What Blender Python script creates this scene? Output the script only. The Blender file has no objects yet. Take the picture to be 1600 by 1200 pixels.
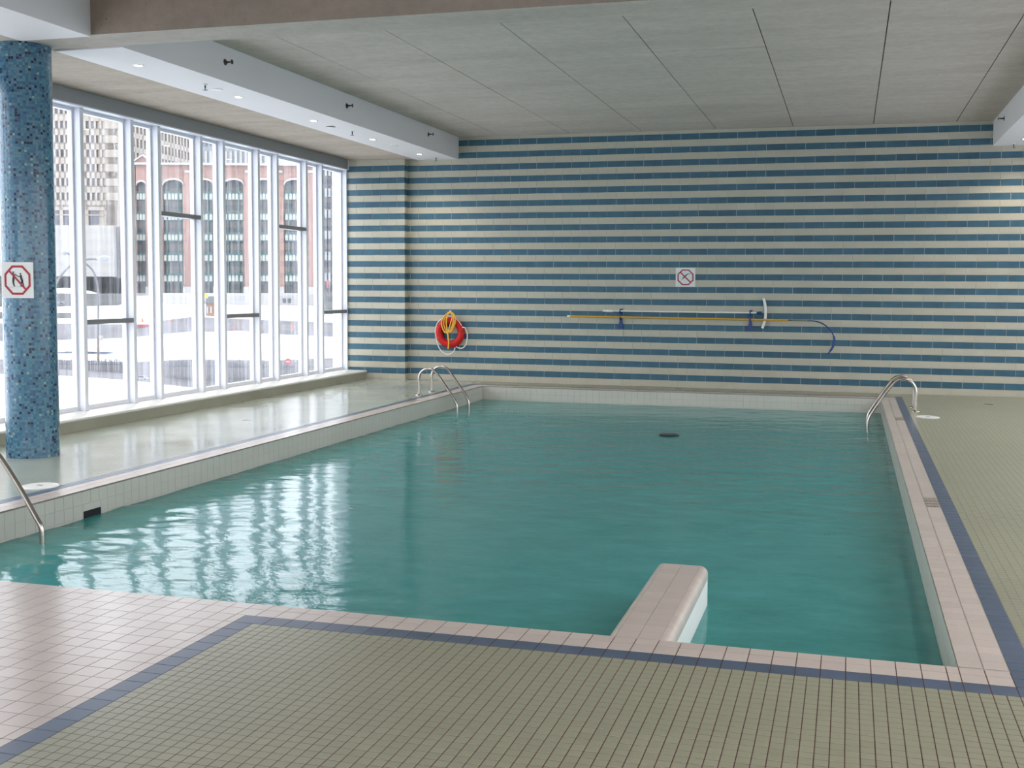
import bpy, math, random
import numpy as np
from mathutils import Vector, Matrix
random.seed(7); RNG = np.random.default_rng(11)
SC = bpy.context.scene
COL = SC.collection
PI = math.pi
# ------------------------------------------------------------------ camera
CAM = np.array([6.5202, -18.0818, 1.6186]); YAW, PITCH, ROLL, FPX = -.2645, -.0644, .0065, 1725.94
SHX, SHY = 58.82, -38.56
def cam_axes():
    cy, sy, cp, sp = math.cos(YAW), math.sin(YAW), math.cos(PITCH), math.sin(PITCH)
    f = np.array([sy*cp, cy*cp, sp]); r = np.array([cy, -sy, 0.]); u = np.cross(r, f)
    cr, sr = math.cos(ROLL), math.sin(ROLL)
    return cr*r+sr*u, -sr*r+cr*u, f
AR, AU, AF = cam_axes()
cd = bpy.data.cameras.new('camera'); cam = bpy.data.objects.new('camera', cd); COL.objects.link(cam)
cd.sensor_fit = 'HORIZONTAL'; cd.sensor_width = 36; cd.lens = FPX*36/1600
cd.shift_x = -SHX/1600; cd.shift_y = SHY/1600; cd.clip_start = .05; cd.clip_end = 2000
cam.matrix_world = Matrix(((AR[0], AU[0], -AF[0], CAM[0]), (AR[1], AU[1], -AF[1], CAM[1]), (AR[2], AU[2], -AF[2], CAM[2]), (0, 0, 0, 1)))
SC.camera = cam
def in_view(P, m=0):
    d = np.asarray(P, float)-CAM; z = d@AF
    x = 800+SHX+FPX*(d@AR)/z; y = 600+SHY-FPX*(d@AU)/z
    return (z > 0) & (x > -m) & (x < 1600+m) & (y > -m) & (y < 1200+m)
FH = np.array([math.sin(YAW), math.cos(YAW), 0.]); RH = np.array([FH[1], -FH[0], 0.]); UZ = Vector((0, 0, 1))
def far(x, y, D):                         # a spot in the city, D metres away measured level
    d = AF + AR*(x-800-SHX)/FPX - AU*(y-600-SHY)/FPX
    return Vector(CAM + d*D/(d@FH))
# ------------------------------------------------------------------ light and exposure
w = bpy.data.worlds.new('overcast_sky'); SC.world = w; w.use_nodes = True
bg = w.node_tree.nodes['Background']; bg.inputs[0].default_value = (.90, .94, 1, 1); bg.inputs[1].default_value = 3.1
SC.view_settings.view_transform = 'Standard'; SC.view_settings.look = 'None'
SC.view_settings.gamma = 1; SC.view_settings.use_curve_mapping = False; SC.view_settings.exposure = 0.6
SC.cycles.use_denoising = True; SC.cycles.max_bounces = 9; SC.cycles.diffuse_bounces = 5
SC.cycles.transparent_max_bounces = 16; SC.cycles.caustics_reflective = False; SC.cycles.caustics_refractive = False
SC.cycles.sample_clamp_indirect = 8
def lamp(name, kind, loc, energy, color=(1, .88, .76), size=.1, rot=(0, 0, 0), spot=None):
    l = bpy.data.lights.new(name, kind); l.energy = energy; l.color = color
    if kind == 'SPOT': l.spot_size = spot; l.spot_blend = .6; l.shadow_soft_size = size
    if kind == 'POINT': l.shadow_soft_size = size
    o = bpy.data.objects.new(name, l); COL.objects.link(o); o.location = loc; o.rotation_euler = rot; return o

# ------------------------------------------------------------------ dimensions (metres)
T = .3048; HP = .207; CRS = HP/2
XL, XR, YN, YF, ZW = .7075, 7.0075, -13.1146, -.846, -.2275      # pool rim
P = .1039; G = P/2
XWL, XWR = -2.04, 10.6            # inner faces of the two glass walls
ZC, ZB = 4.19, 3.83              # ceiling, underside of the beams
YB = -24.
XP = -.958; YP = -.143           # the pier in the corner
# ------------------------------------------------------------------ materials
def mat(name, color=(.8, .8, .8), rough=.5, metal=0., spec=.5, emit=None):
    m = bpy.data.materials.new(name); m.use_nodes = True; b = m.node_tree.nodes['Principled BSDF']
    b.inputs['Base Color'].default_value = (*color, 1); b.inputs['Roughness'].default_value = rough
    b.inputs['Metallic'].default_value = metal; b.inputs['Specular IOR Level'].default_value = spec
    if emit: b.inputs['Emission Color'].default_value = (*emit[0], 1); b.inputs['Emission Strength'].default_value = emit[1]
    return m
def N(m, t, **k):
    n = m.node_tree.nodes.new(t)
    for a, v in k.items(): setattr(n, a, v)
    return n
def L(m, a, b): m.node_tree.links.new(a, b)
def BS(m): return m.node_tree.nodes['Principled BSDF']
def noise(m, scale, detail=4, stretch=(1, 1, 1), rough=.55, obj=False):
    tc = N(m, 'ShaderNodeTexCoord'); mp = N(m, 'ShaderNodeMapping'); mp.inputs['Scale'].default_value = stretch
    g = None
    if obj: src = tc.outputs['Object']
    else:
        g = N(m, 'ShaderNodeNewGeometry'); src = g.outputs['Position']
    L(m, src, mp.inputs['Vector'])
    n = N(m, 'ShaderNodeTexNoise'); n.inputs['Scale'].default_value = scale; n.inputs['Detail'].default_value = detail
    n.inputs['Roughness'].default_value = rough; L(m, mp.outputs[0], n.inputs['Vector']); return n.outputs['Fac']
def ramp(m, fac, stops):
    r = N(m, 'ShaderNodeValToRGB'); e = r.color_ramp.elements
    while len(e) < len(stops): e.new(.5)
    for i, (p, c) in enumerate(stops): e[i].position = p; e[i].color = (*c, 1)
    L(m, fac, r.inputs[0]); return r.outputs[0]
def mixc(m, a, b, fac, mode='MIX'):
    n = N(m, 'ShaderNodeMix', data_type='RGBA', blend_type=mode)
    for s, v in ((6, a), (7, b), (0, fac)):
        if hasattr(v, 'is_linked') or hasattr(v, 'links'): L(m, v, n.inputs[s])
        else: n.inputs[s].default_value = (*v, 1) if s else v
    return n.outputs[2]
def bump(m, fac, strength=.2, dist=.01):
    b = N(m, 'ShaderNodeBump'); b.inputs['Strength'].default_value = strength; b.inputs['Distance'].default_value = dist
    L(m, fac, b.inputs['Height']); L(m, b.outputs[0], BS(m).inputs['Normal'])
def varied(name, c1, c2, scale, rough=.4, stretch=(1, 1, 1), bmp=0, spec=.5, rand=0., rr=None):
    m = mat(name, c1, rough, spec=spec); f = noise(m, scale, stretch=stretch)
    c = ramp(m, f, [(.35, c1), (.65, c2)])
    if rand:
        oi = N(m, 'ShaderNodeObjectInfo'); k = ramp(m, oi.outputs['Random'], [(0, (1-rand,)*3), (1, (1+rand,)*3)])
        c = mixc(m, c, k, 1., 'MULTIPLY')
    L(m, c, BS(m).inputs['Base Color'])
    if bmp: bump(m, f, bmp, .01)
    if rr:
        q = noise(m, rr[2], 3); mr = N(m, 'ShaderNodeMapRange'); mr.inputs['From Min'].default_value = .25; mr.inputs['From Max'].default_value = .75
        mr.inputs['To Min'].default_value = rr[0]; mr.inputs['To Max'].default_value = rr[1]; L(m, q, mr.inputs['Value']); L(m, mr.outputs[0], BS(m).inputs['Roughness'])
    return m
M = {}
M['cream'] = varied('cream_glazed_tile', (.50, .47, .375), (.465, .44, .35), 2.5, .5, spec=.3, rand=.03)
M['blue'] = varied('blue_glazed_tile', (.042, .108, .155), (.052, .128, .178), 6, .42, spec=.3, rand=.10)
M['wgrout'] = mat('pale_grout', (.60, .62, .58), .8)
M['fgrout'] = varied('brown_floor_grout', (.13, .065, .048), (.085, .043, .032), 3, .8)
M['lgrout'] = varied('grey_floor_grout', (.30, .27, .215), (.24, .21, .17), 2, .35)
M['green'] = varied('green_floor_tile', (.335, .325, .222), (.31, .30, .205), 1.3, .3, rand=.05)
M['wet'] = varied('wet_green_floor_tile', (.38, .40, .33), (.36, .385, .315), 1.1, .1, spec=.5, rr=(.08, .26, .9))
M['white'] = varied('pinkish_white_tile', (.62, .525, .46), (.585, .495, .435), 1.7, .22, rand=.04)
M['border'] = varied('slate_blue_tile', (.085, .115, .18), (.072, .098, .155), 4, .3, rand=.07)
M['basin'] = varied('pool_wall_tile', (.60, .565, .49), (.56, .53, .46), 2, .3)
M['bgrout'] = mat('pool_wall_grout', (.52, .49, .42), .8)
M['plaster'] = varied('pool_floor_plaster', (.35, .62, .60), (.28, .55, .53), 1.2, .8)
def concrete(name, c1, c2, streak=(1, .25, 1)):
    m = mat(name, c1, .85, spec=.2)
    a = noise(m, 1.1, 6, (.45, 2.2, 1), .62); b = noise(m, 9, 8, (1, 1, 1), .7); pits = noise(m, 38, 2)
    c = ramp(m, a, [(.33, c2), (.62, c1)]); k = ramp(m, b, [(.3, (.88,)*3), (.7, (1.07,)*3)])
    c = mixc(m, c, k, 1., 'MULTIPLY'); k2 = ramp(m, pits, [(.24, (.45,)*3), (.30, (1,)*3)])
    c = mixc(m, c, k2, 1., 'MULTIPLY'); L(m, c, BS(m).inputs['Base Color']); bump(m, b, .25, .01); return m
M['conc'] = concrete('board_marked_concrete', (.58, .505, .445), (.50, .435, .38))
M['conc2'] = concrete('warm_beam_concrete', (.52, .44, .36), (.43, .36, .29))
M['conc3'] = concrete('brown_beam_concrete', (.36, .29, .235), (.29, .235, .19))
M['dark'] = mat('dark_joint', (.09, .08, .07), .9)
M['gyp'] = varied('white_painted_board', (.79, .745, .735), (.77, .73, .72), .8, .6)
M['frame'] = mat('white_aluminium', (.72, .73, .78), .35)
M['gframe'] = mat('grey_aluminium', (.25, .25, .26), .4, .3)
M['header'] = mat('grey_header_metal', (.30, .31, .32), .45, .2)
M['ledge'] = varied('ledge_tile', (.36, .35, .265), (.32, .31, .235), 2, .3)
M['stone'] = mat('white_ledge_cap', (.74, .72, .66), .25)
M['steel'] = mat('brushed_stainless_steel', (.46, .42, .37), .24, 1.)
M['bwhite'] = mat('white_plastic', (.80, .80, .76), .4)
M['bluep'] = mat('blue_plastic', (.012, .05, .21), .4)
M['yellow'] = mat('yellow_painted_pole', (.62, .33, .03), .4)
M['rope'] = varied('yellow_rope', (.90, .50, .07), (.70, .36, .04), 90, .7, bmp=.3)
M['red'] = mat('red_vinyl', (.56, .012, .010), .45, spec=.3)
M['sred'] = mat('sign_red', (.36, .012, .03), .5)
M['black'] = mat('black_print', (.015, .015, .02), .5)
M['sign'] = mat('sign_white', (.72, .73, .70), .4)
M['brass'] = mat('dark_sprinkler_metal', (.10, .09, .10), .4, .6)
M['lampglow'] = mat('warm_lamp_lens', (1, .9, .75), .5, emit=((1, .86, .62), 14))
M['taupe'] = varied('worn_taupe_plate', (.36, .30, .25), (.28, .23, .19), 40, .5)
# mosaic: small cells on the curved face, each its own shade
def mosaic():
    m = mat('blue_glass_mosaic', (.1, .3, .45), .18); tc = N(m, 'ShaderNodeTexCoord'); s = N(m, 'ShaderNodeSeparateXYZ'); L(m, tc.outputs['Object'], s.inputs[0])
    def mth(op, a, b=None):
        n = N(m, 'ShaderNodeMath', operation=op)
        for i, v in enumerate((a, b)):
            if v is None: continue
            if isinstance(v, (int, float)): n.inputs[i].default_value = v
            else: L(m, v, n.inputs[i])
        return n.outputs[0]
    cell = .0246
    u = mth('MULTIPLY', mth('ARCTAN2', s.outputs[1], s.outputs[0]), .2349/cell); v = mth('MULTIPLY', s.outputs[2], 1/cell)
    fu, fv = mth('FRACT', u), mth('FRACT', v); iu, iv = mth('FLOOR', u), mth('FLOOR', v)
    cb = N(m, 'ShaderNodeCombineXYZ'); L(m, iu, cb.inputs[0]); L(m, iv, cb.inputs[1])
    wn = N(m, 'ShaderNodeTexWhiteNoise', noise_dimensions='2D'); L(m, cb.outputs[0], wn.inputs['Vector'])
    r = N(m, 'ShaderNodeValToRGB'); r.color_ramp.interpolation = 'CONSTANT'; e = r.color_ramp.elements
    st = [(0, (.014, .016, .05)), (.08, (.035, .10, .19)), (.20, (.055, .165, .26)), (.40, (.075, .195, .28)), (.58, (.045, .14, .24)), (.72, (.085, .23, .30)), (.88, (.105, .23, .32)), (.98, (.22, .38, .36))]
    while len(e) < len(st): e.new(.5)
    for i, (p, c) in enumerate(st): e[i].position = p; e[i].color = (*c, 1)
    L(m, wn.outputs['Value'], r.inputs[0])
    g1 = mth('LESS_THAN', mth('MINIMUM', mth('MINIMUM', fu, fv), mth('MINIMUM', mth('SUBTRACT', 1, fu), mth('SUBTRACT', 1, fv))), .06)
    c = mixc(m, r.outputs[0], (.09, .15, .19), g1); L(m, c, BS(m).inputs['Base Color']); return m
M['mosaic'] = mosaic()
def glass():
    m = bpy.data.materials.new('window_glass'); m.use_nodes = True; nt = m.node_tree; nt.nodes.clear()
    o = N(m, 'ShaderNodeOutputMaterial'); tr = N(m, 'ShaderNodeBsdfTransparent'); tr.inputs[0].default_value = (.96, .97, .98, 1)
    gl = N(m, 'ShaderNodeBsdfGlossy'); gl.inputs['Roughness'].default_value = .02; fr = N(m, 'ShaderNodeFresnel'); gq = N(m, 'ShaderNodeNewGeometry'); io = N(m, 'ShaderNodeMapRange'); io.inputs['To Min'].default_value = 1.45; io.inputs['To Max'].default_value = 1/1.45; L(m, gq.outputs['Backfacing'], io.inputs['Value']); L(m, io.outputs[0], fr.inputs[0])
    tl = N(m, 'ShaderNodeBsdfTranslucent'); tl.inputs[0].default_value = (.9, .9, .95, 1)
    f = noise(m, 2.2, 5, (1, 6, .35), .6); mr = N(m, 'ShaderNodeMapRange'); mr.inputs['From Min'].default_value = .45; mr.inputs['From Max'].default_value = .75
    mr.inputs['To Min'].default_value = .01; mr.inputs['To Max'].default_value = .08; L(m, f, mr.inputs['Value'])
    m1 = N(m, 'ShaderNodeMixShader'); L(m, mr.outputs[0], m1.inputs[0]); L(m, tr.outputs[0], m1.inputs[1]); L(m, tl.outputs[0], m1.inputs[2])
    m2 = N(m, 'ShaderNodeMixShader'); L(m, fr.outputs[0], m2.inputs[0]); L(m, m1.outputs[0], m2.inputs[1]); L(m, gl.outputs[0], m2.inputs[2])
    L(m, m2.outputs[0], o.inputs[0]); return m
M['glass'] = glass()
def water_mat():
    m = bpy.data.materials.new('pool_water'); m.use_nodes = True; nt = m.node_tree; nt.nodes.clear()
    o = N(m, 'ShaderNodeOutputMaterial'); tr = N(m, 'ShaderNodeBsdfTransparent'); tr.inputs[0].default_value = (.25, .62, .58, 1)
    df = N(m, 'ShaderNodeBsdfDiffuse'); f = noise(m, 3.2, 6, (.8, 1.6, 1), .7)
    c = ramp(m, f, [(.3, (.070, .36, .345)), (.7, (.115, .47, .45))]); L(m, c, df.inputs[0])
    gl = N(m, 'ShaderNodeBsdfGlossy'); gl.inputs['Roughness'].default_value = .03
    bp = N(m, 'ShaderNodeBump'); bp.inputs['Strength'].default_value = .45; bp.inputs['Distance'].default_value = .008
    f2 = noise(m, 5, 4, (.8, 1.7, 1), .62); L(m, f2, bp.inputs['Height'])
    fr = N(m, 'ShaderNodeFresnel'); fr.inputs[0].default_value = 1.33
    for n in (gl, df): L(m, bp.outputs[0], n.inputs['Normal'])
    L(m, bp.outputs[0], fr.inputs['Normal'])
    m1 = N(m, 'ShaderNodeMixShader'); m1.inputs[0].default_value = .72; L(m, tr.outputs[0], m1.inputs[1]); L(m, df.outputs[0], m1.inputs[2])
    m2 = N(m, 'ShaderNodeMixShader'); L(m, fr.outputs[0], m2.inputs[0]); L(m, m1.outputs[0], m2.inputs[1]); L(m, gl.outputs[0], m2.inputs[2])
    L(m, m2.outputs[0], o.inputs[0]); return m
M['water'] = water_mat()
M['snow'] = varied('snow', (.72, .74, .80), (.60, .62, .68), .08, .9)
M['slush'] = varied('slushy_road', (.085, .082, .088), (.12, .115, .125), .15, .9, (1, .3, 1))
M['tower'] = varied('beige_precast', (.255, .222, .185), (.235, .205, .172), .05, .8)
M['twin'] = mat('tower_glazing', (.055, .052, .065), .3)
M['cbox'] = varied('cream_cladding', (.27, .258, .24), (.26, .248, .232), .05, .8)
M['brick'] = varied('red_brick', (.25, .15, .122), (.225, .135, .11), .3, .9)
M['limestone'] = mat('pale_limestone', (.32, .31, .30), .9)
M['verd'] = mat('green_copper_frame', (.030, .075, .072), .6)
M['bglass'] = varied('old_window_glazing', (.058, .052, .05), (.028, .03, .034), .5, .3)
M['palegl'] = mat('pale_blue_glazing', (.13, .15, .165), .4)
M['gstone'] = varied('grey_stone', (.115, .115, .11), (.095, .095, .092), .2, .9)
M['orange'] = mat('orange_plastic', (.8, .12, .02), .5)
M['signr'] = mat('road_sign_red', (.26, .06, .065), .5)
M['pole'] = mat('grey_pole', (.08, .08, .085), .5)
M['car'] = mat('grey_car_paint', (.07, .075, .085), .3)
M['carw'] = mat('white_car_paint', (.20, .205, .215), .3)
M['cary'] = mat('sign_yellow', (.75, .5, .03), .5)
M['wood'] = varied('booth_timber', (.26, .13, .07), (.2, .1, .055), 1, .8)

M['arch'] = mat('white_painted_panel', (.30, .31, .28), .6); M['bwin'] = mat('bright_window', (.24, .25, .26), .3); M['pfence'] = mat('pale_stakes', (.15, .148, .16), .9); M['fence'] = mat('grey_stakes', (.085, .083, .09), .9)
# ------------------------------------------------------------------ mesh helpers
class MB:
    def __init__(s): s.v = []; s.f = []; s.m = []; s.mi = 0
    def add(s, V, F):
        o = len(s.v); s.v += [tuple(map(float, p)) for p in V]; s.f += [tuple(i+o for i in q) for q in F]; s.m += [s.mi]*len(F); return s
    def box(s, x0, x1, y0, y1, z0, z1):
        V = [(x, y, z) for x in (x0, x1) for y in (y0, y1) for z in (z0, z1)]
        return s.add(V, [(0, 1, 3, 2), (4, 6, 7, 5), (0, 4, 5, 1), (2, 3, 7, 6), (0, 2, 6, 4), (1, 5, 7, 3)])
    def obox(s, c, ax, ay, az):
        c, ax, ay, az = map(Vector, (c, ax, ay, az)); V = [c+ax*i+ay*j+az*k for i in (-1, 1) for j in (-1, 1) for k in (-1, 1)]
        return s.add(V, [(0, 1, 3, 2), (4, 6, 7, 5), (0, 4, 5, 1), (2, 3, 7, 6), (0, 2, 6, 4), (1, 5, 7, 3)])
    def prism(s, poly, a, b, axis='y'):
        n = len(poly)
        def pt(p, t): return {'y': (p[0], t, p[1]), 'x': (t, p[0], p[1]), 'z': (p[0], p[1], t)}[axis]
        V = [pt(p, a) for p in poly]+[pt(p, b) for p in poly]
        return s.add(V, [tuple(range(n))[::-1], tuple(range(n, 2*n))]+[(i, (i+1) % n, n+(i+1) % n, n+i) for i in range(n)])
    def tube(s, pts, r, n=10, caps=True, closed=False):
        pts = [Vector(p) for p in pts]; K = len(pts); rr = r if hasattr(r, '__len__') else [r]*K; prev = None; V = []
        for i, p in enumerate(pts):
            if closed: t = pts[(i+1) % K]-pts[i-1]
            else: t = pts[min(i+1, K-1)]-pts[max(i-1, 0)]
            t.normalize()
            if prev is None:
                a = Vector((0, 0, 1)) if abs(t.z) < .9 else Vector((1, 0, 0)); u = t.cross(a).normalized()
            else: u = (prev-t*prev.dot(t)).normalized()
            prev = u; w2 = t.cross(u)
            V += [p+(u*math.cos(2*PI*k/n)+w2*math.sin(2*PI*k/n))*rr[i] for k in range(n)]
        F = [(i*n+k, i*n+(k+1) % n, ((i+1) % K)*n+(k+1) % n, ((i+1) % K)*n+k) for i in range(K if closed else K-1) for k in range(n)]
        if caps and not closed: F += [tuple(range(n))[::-1], tuple(range((K-1)*n, K*n))]
        return s.add(V, F)
    def lathe(s, prof, c=(0, 0, 0), n=24):
        V = [(c[0]+r*math.cos(2*PI*k/n), c[1]+r*math.sin(2*PI*k/n), c[2]+z) for r, z in prof for k in range(n)]; K = len(prof)
        F = [(i*n+k, i*n+(k+1) % n, (i+1)*n+(k+1) % n, (i+1)*n+k) for i in range(K-1) for k in range(n)]
        F += [tuple(range(n))[::-1], tuple(range((K-1)*n, K*n))]; return s.add(V, F)
    def mesh(s, name, mats, smooth=False):
        me = bpy.data.meshes.new(name); me.from_pydata(s.v, [], s.f)
        for m in (mats if isinstance(mats, (list, tuple)) else [mats]): me.materials.append(m)
        if len(me.materials) > 1: me.polygons.foreach_set('material_index', s.m)
        if smooth:
            me.polygons.foreach_set('use_smooth', [True]*len(me.polygons))
            try: me.set_sharp_from_angle(angle=math.radians(40))
            except Exception: pass
        me.update(); return me
    def build(s, name, mats, parent=None, smooth=False, **props):
        return put(name, s.mesh(name, mats, smooth), parent, **props)
def put(name, me, parent=None, loc=None, **props):
    o = bpy.data.objects.new(name, me); COL.objects.link(o)
    if parent: o.parent = parent
    if loc is not None: o.location = loc
    for k, v in props.items(): o[k] = v
    return o
def thing(name, label, category, loc=(0, 0, 0), group=None, rot=0):
    o = bpy.data.objects.new(name, None); COL.objects.link(o); o.location = loc; o.rotation_euler = (0, 0, rot); o.empty_display_size = .1
    o['label'] = label; o['category'] = category
    if group: o['group'] = group
    return o
def tag(o, label, category, group=None):
    o['label'] = label; o['category'] = category
    if group: o['group'] = group
    return o
def struct(name, mb, m, **k): return mb.build(name, m, None, kind='structure', **k)
def sempty(name, loc=(0, 0, 0)):
    o = bpy.data.objects.new(name, None); COL.objects.link(o); o.location = loc; o['kind'] = 'structure'; return o
def dup(root, loc, label=None, group=None):
    r = root.copy(); COL.objects.link(r); r.location = loc
    if label: r['label'] = label
    if group: r['group'] = group
    for ch in list(root.children):
        c = ch.copy(); COL.objects.link(c); c.parent = r
        for g in ch.children:
            d = g.copy(); COL.objects.link(d); d.parent = c
    return r
# flat tiles in one mesh: rects (x0,x1,y0,y1) on the ground, or on a wall
def tiles_mesh(name, R_, m, plane='floor', depth=.0016, gap=.0032, top=0., ch=.0006):
    R_ = np.asarray(R_, float); n = len(R_); g = gap/2
    a0, a1, b0, b1 = R_[:, 0]+g, R_[:, 1]-g, R_[:, 2]+g, R_[:, 3]-g
    def ring(i, h): return np.stack([np.stack([a0+i, b0+i, h+0*a0], 1), np.stack([a1-i, b0+i, h+0*a0], 1), np.stack([a1-i, b1-i, h+0*a0], 1), np.stack([a0+i, b1-i, h+0*a0], 1)], 1)
    V = np.concatenate([ring(0, -depth), ring(ch, 0.)], 1)   # n,8,3
    F = np.array([[4, 5, 6, 7], [0, 1, 5, 4], [1, 2, 6, 5], [2, 3, 7, 6], [3, 0, 4, 7]])
    F = (F[None]+8*np.arange(n)[:, None, None]).reshape(-1, 4); V = V.reshape(-1, 3)
    if plane == 'floor': V[:, 2] += top
    if plane == 'back': V = np.stack([V[:, 0], top-V[:, 2], V[:, 1]], 1)                 # faces -Y
    if plane == 'east': V = np.stack([top+V[:, 2], V[:, 0], V[:, 1]], 1)                 # faces +X
    if plane == 'west': V = np.stack([top-V[:, 2], V[:, 0], V[:, 1]], 1); F = F[:, ::-1]  # faces -X
    if plane == 'front': V = np.stack([V[:, 0], top+V[:, 2], V[:, 1]], 1); F = F[:, ::-1]  # faces +Y
    me = bpy.data.meshes.new(name); me.vertices.add(len(V)); me.vertices.foreach_set('co', V.ravel())
    me.loops.add(F.size); me.loops.foreach_set('vertex_index', F.ravel().astype(np.int32))
    me.polygons.add(len(F)); me.polygons.foreach_set('loop_start', np.arange(0, F.size, 4, dtype=np.int32))
    me.polygons.foreach_set('use_smooth', [False]*len(F)); me.materials.append(m); me.update(calc_edges=True); me.validate(); return me
def rects3(R_, plane, top):
    R_ = np.asarray(R_, float); a = (R_[:, 0]+R_[:, 1])/2; b = (R_[:, 2]+R_[:, 3])/2; t = a*0+top
    return np.stack({'floor': (a, b, t), 'back': (a, t, b), 'east': (t, a, b), 'west': (t, a, b), 'front': (a, t, b)}[plane], 1)
def tile_set(parent, name, R_, m, plane='floor', top=0., limit=300, stuff_name=None, **k):
    """The tiles that show largest become parts of their own, the rest one part."""
    R_ = np.asarray(R_, float); C = rects3(R_, plane, top); d = np.linalg.norm(C-CAM, axis=1)+1e3*(~in_view(C)); o = np.argsort(d)
    one = o[:limit]; one = one[d[one] < 900]; rest = np.setdiff1d(o, one); cache = {}
    for i in one:
        r = R_[i]; w_, h_ = round(r[1]-r[0], 4), round(r[3]-r[2], 4)
        if (w_, h_) not in cache: cache[(w_, h_)] = tiles_mesh(name, [(-w_/2, w_/2, -h_/2, h_/2)], m, plane, top=0., **k)
        put(name, cache[(w_, h_)], parent, loc=tuple(C[i]+(np.array([0, 0, RNG.normal(0, .00012)]) if plane == 'floor' else 0)))
    if len(rest): put(stuff_name or 'small_'+name, tiles_mesh(name, R_[rest], m, plane, top=top, **k), parent, kind='stuff')
def grid(x0, x1, y0, y1, px, py=None, ox=None, oy=None):
    """Cut rectangles on a lattice of pitch px, py anchored at ox, oy."""
    py = py or px; ox = x0 if ox is None else ox; oy = y0 if oy is None else oy
    def cuts(a, b, p, o):
        k0 = math.ceil((a-o)/p-1e-6); c = [a]; v = o+k0*p
        while v < b-1e-6:
            if v > a+1e-6: c.append(v)
            v += p
        return c+[b]
    X, Y = cuts(x0, x1, px, ox), cuts(y0, y1, py, oy)
    return [(X[i], X[i+1], Y[j], Y[j+1]) for i in range(len(X)-1) for j in range(len(Y)-1) if X[i+1]-X[i] > .012 and Y[j+1]-Y[j] > .012]

# ================================================================== floor
F0 = -.0011
mb = MB()
XO0, XO1 = XL-.012, XR+.012; YO1 = YF+.012; YO0 = YN-.012
mb.box(3.72, XWR+.3, YB, YO0, -.30, F0)                                         # near deck, brown grout
mb.box(XWL-.35, 3.72, YB, YO0, -.30, F0)
near_slab = struct('floor', mb, M['fgrout'])
mb = MB(); mb.box(XWL-.35, XO0, YO0, .0, -.30, F0); mb.box(XO1, XWR+.3, YO0, 0., -.30, F0); mb.box(XO0, XO1, YO1, 0., -.30, F0)
mb.build('screed', M['lgrout'], near_slab)
FL = near_slab
Yb1, Yb2, Yb3 = YN-.085, YN-.19, YN-.303
XBS0, XBS1 = XR-32*P, XR-31*P
# white tiles: front coping, left white deck, right/left/back coping
white = []
for (ya, yb) in ((Yb1, YN), (Yb2, Yb1)):
    for k in range(0, 62):
        x1 = XR-P/2-(k)*P; white.append((x1-P, x1, ya, yb))
    white.append((XR-P/2, XR, ya, yb)); white.append((XR, XR+P, ya, yb)); white.append((XR+P, XR+2*P, ya, yb))
Rw = [(XR-P/2-(k+1)*P, XR-P/2-k*P) for k in range(31, 56)]
white = [r for r in white if r[1] > XBS0-2.6]
for xa, xb in Rw:
    if xa > 3.70: continue
    xb2 = min(xb, XBS0); xa2 = xa
    if xb2-xa2 < .02: continue
    yy = Yb2
    while yy > -16.2:
        yn_ = yy-(.113 if yy == Yb2 else P); white.append((xa2, xb2, yn_, yy)); yy = yn_
yv = Yb3
side = []
while yv < YF+2*P:
    side.append((yv, yv+P)); yv += P
side = [(max(a, YN), b) for a, b in side if b > YN+.012]
for a, b in side:
    white += [(XR, XR+P, a, b), (XR+P, XR+2*P, a, b), (XL-P, XL, a, b), (XL-2*P, XL-P, a, b)]
white += [(XL-.001+i*P, XL-.001+(i+1)*P, YF+j*P, YF+(j+1)*P) for i in range(60) for j in range(2)]
tile_set(FL, 'white_tile', white, M['white'], stuff_name='small_white_tiles', gap=.0040)
bord = [(XR-P/2-(k+1)*P, XR-P/2-k*P, Yb3, Yb2) for k in range(0, 31) if XR-P/2-(k+1)*P > XBS0-.02]+[(XBS0, XR-P/2-31*P+P, Yb3, Yb2)]
bord = [r for r in bord if r[1]-r[0] > .02]
bord += [(XR-P/2, XR, Yb3, Yb2), (XR, XR+P, Yb3, Yb2), (XR+P, XR+2*P, Yb3, Yb2), (XR+2*P, XR+3*P, Yb3, Yb2)]
yy = Yb3
while yy > -16.2: bord.append((XBS0, XBS1, yy-P, yy)); yy -= P
yv = Yb2
while yv < YF+3*P-.01: bord += [(XR+2*P, XR+3*P, yv, yv+P), (XL-3*P, XL-2*P, yv, yv+P)]; yv += P
bord += [(XL-2*P+i*P, XL-2*P+(i+1)*P, YF+2*P, YF+3*P) for i in range(64)]
tile_set(FL, 'blue_tile', bord, M['border'], stuff_name='small_blue_tiles', gap=.0040)
gr = grid(XBS1, XR+3*P, -16.2, Yb3, G, G, XR, Yb3)+grid(XR+3*P, 8.6, -16.2, -11.5, G, G, XR+3*P, Yb3)
tile_set(FL, 'green_tile', gr, M['green'], stuff_name='small_green_tiles', gap=.0038)
gr2 = grid(XR+3*P, 9.6, -11.5, -.004, G, G, XR+3*P, Yb3)+grid(XL-3*P, XR+3*P, YF+3*P, -.004, G, G, XR+3*P, Yb3)
put('dry_green_tiles', tiles_mesh('green_tile', gr2, M['green'], depth=.0014, gap=.0026), FL, kind='stuff')
gr3 = grid(-1.70, XL-3*P, -13.1, -.1, G, G, XL-3*P, Yb3)
put('wet_green_tiles', tiles_mesh('green_tile', gr3, M['wet'], depth=.0013, gap=.0014), FL, kind='stuff')

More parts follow.
